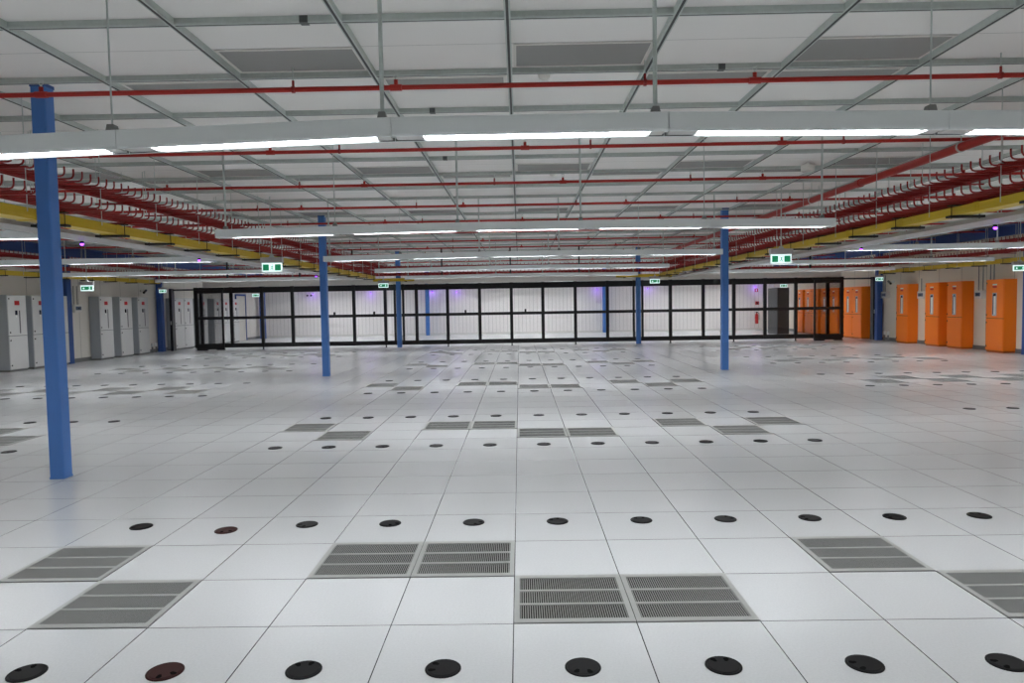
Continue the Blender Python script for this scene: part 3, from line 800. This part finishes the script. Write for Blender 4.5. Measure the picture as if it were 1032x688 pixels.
# ------------------------------------------------------------------ exit signs
def exit_sign(x, y, z, w, lab, rod=True, style='plain'):
    """z = bottom of lit panel"""
    h = w*.44
    t = thing('exit_sign', lab, 'exit sign', (x, y, z), 0, 'green running man exit signs')
    hb = w*.28
    MB().bevbox(-w/2-.02, w/2+.02, -.045, .045, h, h+hb, .008, M['signbox']).build('housing', None, t)
    pn = MB().box(-w/2, w/2, -.012, .012, 0, h, M['sign_white']).build('lit_panel', None, t)
    g = MB(); q = w*.30; e = -.0135
    if style == 'plain':
        for a, b in ((-w/2+w*.05, -w/2+w*.05+q), (w/2-w*.05-q, w/2-w*.05)):
            g.box(a, b, e, -.012, h*.15, h*.85, M['sign_green'])
    else:
        g.box(-w/2+w*.06, w/2-w*.06, e, -.012, h*.18, h*.82, M['sign_green'])
    g.build('green_field', None, pn)
    m = MB(); u = h*.62
    def st(p, q, r):
        p = Vector(p); q = Vector(q); d = (q-p).normalized(); nrm = Vector((-d.y, d.x))*r
        y0, y1 = -.0155, -.0125
        c = [p+nrm, p-nrm, q-nrm, q+nrm]
        vs = [(v.x, y0, v.y) for v in c]+[(v.x, y1, v.y) for v in c]
        m.add(vs, [(0, 1, 2, 3), (7, 6, 5, 4), (0, 4, 5, 1), (1, 5, 6, 2), (2, 6, 7, 3), (3, 7, 4, 0)])
    cx, cz, U_ = 0, h*.16, u
    if style != 'plain': cx = w*.22
    mm = M['sign_green'] if style == 'plain' else M['sign_white']
    st((cx, cz+.52*U_), (cx+.06*U_, cz+.85*U_), .07*U_)               # trunk
    st((cx, cz+.52*U_), (cx+.2*U_, cz+.3*U_), .05*U_); st((cx+.2*U_, cz+.3*U_), (cx+.12*U_, cz+.03*U_), .045*U_)
    st((cx, cz+.52*U_), (cx-.1*U_, cz+.25*U_), .05*U_); st((cx-.1*U_, cz+.25*U_), (cx-.34*U_, cz+.16*U_), .045*U_)
    st((cx+.06*U_, cz+.82*U_), (cx+.28*U_, cz+.62*U_), .035*U_); st((cx+.04*U_, cz+.82*U_), (cx-.2*U_, cz+.72*U_), .035*U_)
    hd = [(cx+.13*U_+.075*U_*math.cos(a*PI/5), -.0155, cz+1.02*U_+.075*U_*math.sin(a*PI/5)) for a in range(10)]
    m.add(hd, [tuple(range(10))])
    if style == 'arrow':
        ax = -w*.22
        st((ax+.2*U_, cz+.5*U_), (ax-.15*U_, cz+.5*U_), .07*U_); st((ax-.3*U_, cz+.5*U_), (ax-.02*U_, cz+.78*U_), .06*U_); st((ax-.3*U_, cz+.5*U_), (ax-.02*U_, cz+.22*U_), .06*U_)
    m.build('running_man_symbol', mm, pn)
    if rod:
        MB().prism_y([(-.05, h+hb), (.05, h+hb), (.02, h+hb+.04), (-.02, h+hb+.04)], -.02, .02, M['galv']).build('rod_base', None, t)
        MB().tube([(0, 0, h+hb), (0, 0, RAIL-z)], .010, 8, M['galv']).build('hanger_rod', None, t)
    return t
exit_sign(-4.45, 9.48, 2.225, .365, 'hanging green exit sign in front of the left glass partition, larger left one')
exit_sign(4.45, 8.53, 2.17, .34, 'hanging green exit sign over the right half, larger right one')
exit_sign(-4.97, 22.7, 2.26, .36, 'small hanging exit sign beside the left partition column', True, 'arrow')
exit_sign(5.06, 22.7, 2.25, .36, 'small hanging exit sign beside the right partition column', True, 'arrow')
exit_sign(-11.15, 14.8, 2.09, .33, 'hanging exit sign with arrow in front of the left wall cabinets', True, 'arrow')
exit_sign(-13.2, 22.7, 2.21, .26, 'small exit sign beside the left blue wall column at the partition', True, 'arrow')
exit_sign(13.30, 22.7, 2.20, .28, 'small exit sign beside the right blue wall column at the partition', True, 'arrow')
exit_sign(12.70, 14.6, 2.19, .33, 'hanging exit sign with arrow at the far right edge of the picture', True, 'arrow')
exit_sign(-12.85, 31.0, 2.14, .34, 'small exit sign seen behind the glass at left', True, 'arrow')
exit_sign(12.9, 31.0, 2.17, .34, 'small exit sign seen behind the glass at right', True, 'arrow')

# ------------------------------------------------------------------ things behind the glass
t = thing('server_rack', 'tall dark server rack with charcoal side standing alone behind the glass at right', 'server rack', (11.95, 28.5, 0))
MB().bevbox(-.27, .27, .03, 1.2, .02, 2.12, .01, M['darkrack']).build('body', None, t)
MB().bevbox(-.26, .26, -.01, .03, .06, 2.10, .006, M['blackrack']).build('door', None, t)
MB().box(.18, .21, -.025, -.01, .95, 1.15, M['galv_dark']).build('door_handle', None, t)
MB().box(-.25, .25, .05, 1.18, 0, .02, M['plinth']).build('plinth', None, t)
t = thing('fire_extinguisher', 'red fire extinguisher hanging on the back wall behind the glass', 'fire extinguisher', (12.66, YB-.13, .32))
MB().lathe([(.06, 0), (.085, .02), (.085, .46), (.06, .53), (.025, .56), (.025, .60)], 16, m=M['extred']).build('cylinder', None, t)
MB().box(-.05, .06, -.015, .015, .60, .64, M['handle']).build('valve_lever', None, t)
MB().tube([(.03, 0, .60), (.12, -.02, .55), (.12, -.02, .2)], .012, 8, M['handle']).build('hose', None, t)
MB().box(-.06, .06, .06, .13, .3, .36, M['handle']).build('wall_bracket', None, t)
t = thing('wall_sign', 'small red and white sign above the fire extinguisher, upper one', 'sign', (12.68, YB-.003, 2.1))
MB().box(-.12, .12, -.006, .003, -.12, .12, M['whiteplate']).build('plate', None, t); MB().box(-.09, .09, -.008, -.006, -.09, .09, M['redplate']).build('red_field', None, t); MB().box(-.03, .03, -.0095, -.008, -.06, .06, M['whiteplate']).build('symbol', None, t)
t = thing('call_point', 'small dark red call point box between extinguisher and sign', 'fire call point', (12.72, YB-.03, 1.42))
MB().bevbox(-.09, .09, -.03, .03, -.09, .09, .008, M['extred']).build('housing', None, t); MB().box(-.05, .05, -.034, -.03, -.05, .05, M['handle']).build('face', None, t)
for n, x in enumerate((-12.2, -12.0)):
    t = thing('spot_speaker', 'small black round fitting high on the back wall, %s of two' % ('left', 'right')[n], 'light fitting', (x+.9, YB, 2.22), 0, 'black fittings on back wall')
    MB().tube([(0, 0, 0), (0, -.05, 0)], .05, 12, M['cctv']).build('body', None, t); MB().tube([(0, -.05, 0), (0, -.07, -.01)], .03, 10, M['handle']).build('lens', None, t)
for n, x in enumerate((-7.9, -4.55, 3.6, -2.3, 8.1, 12.9)):
    pass
for n, (x, nm) in enumerate(((-11.0, 'first'), (-7.9, 'second'), (-4.6, 'third'), (-3.3, 'fourth'), (4.2, 'fifth'), (6.9, 'sixth'), (12.6, 'seventh'))):
    led(x, YB-.0235, 2.30, 'tiny purple lamp by the top of the back wall, %s from left' % nm)
    l = bpy.data.lights.new('purple_glow', 'POINT'); l.energy = 1.8; l.color = (.35, .12, 1.0); l.shadow_soft_size = .08
    lo = bpy.data.objects.new('purple_glow', l); COL.objects.link(lo); lo.location = (x, YB-.30, 2.22)

# ------------------------------------------------------------------ ceiling devices
def detector(x, y, lab, r=.05):
    t = thing('smoke_detector', lab, 'smoke detector', (x, y, CEIL), 0, 'ceiling smoke detectors')
    MB().lathe([(r*.6, -.055), (r, -.04), (r*1.15, -.02), (r*1.15, 0)], 20, m=M['detector']).build('body', None, t)
    MB().lathe([(r*.25, -.062), (r*.5, -.055)], 12, m=M['detector']).build('sensor', None, t)
detector(.31, 3.12, 'round white smoke detector on the ceiling just above the nearest red pipe')
detector(.62, 7.95, 'round white smoke detector on the ceiling in the middle distance')
detector(.55, 1.35, 'round white smoke detector at the top edge of the picture')
t = thing('access_point', 'white cylindrical device hanging below the ceiling at right', 'ceiling device', (4.47, 7.5, 3.50))
MB().lathe([(.085, 0), (.10, .012), (.10, .085), (.09, .10)], 24, m=M['detector']).build('body', None, t)
MB().lathe([(.03, .10), (.03, .135)], 12, m=M['detector']).build('stem', None, t)
# splice plates on the ceiling grid
for n, (x, y, nm) in enumerate(((-1.45, 1.765, 'upper left of centre near the top edge'), (1.86, 2.965, 'right of centre by the nearest red pipe'), (-.83, 4.165, 'left of centre just above the nearest batten'), (-.95, 6.565, 'left of centre just below the nearest batten'))):
    o = MB().box(-.03, .03, -.03, -.0275, -.003, .045, M['splice']); o.box(-.03, .03, -.0275, .03, -.004, -.002, M['splice'])
    tag(o.build('splice_plate', None, None, (x, y, RAIL)), 'small dark splice plate on ceiling grid, %s' % nm, 'bracket', 'splice plates on ceiling grid')

# ------------------------------------------------------------------ world and view
w = bpy.data.worlds.new('world'); SC.world = w; w.use_nodes = True
w.node_tree.nodes['Background'].inputs[0].default_value = (.5, .5, .52, 1); w.node_tree.nodes['Background'].inputs[1].default_value = .02
SC.view_settings.view_transform = 'Standard'; SC.view_settings.look = 'None'; SC.view_settings.gamma = 1; SC.view_settings.exposure = 0.75
SC.view_settings.use_curve_mapping = False
SC.cycles.use_denoising = True
SC.cycles.max_bounces = 8; SC.cycles.diffuse_bounces = 5; SC.cycles.glossy_bounces = 4; SC.cycles.transparent_max_bounces = 16
SC.cycles.sample_clamp_indirect = 6
bpy.context.view_layer.update()
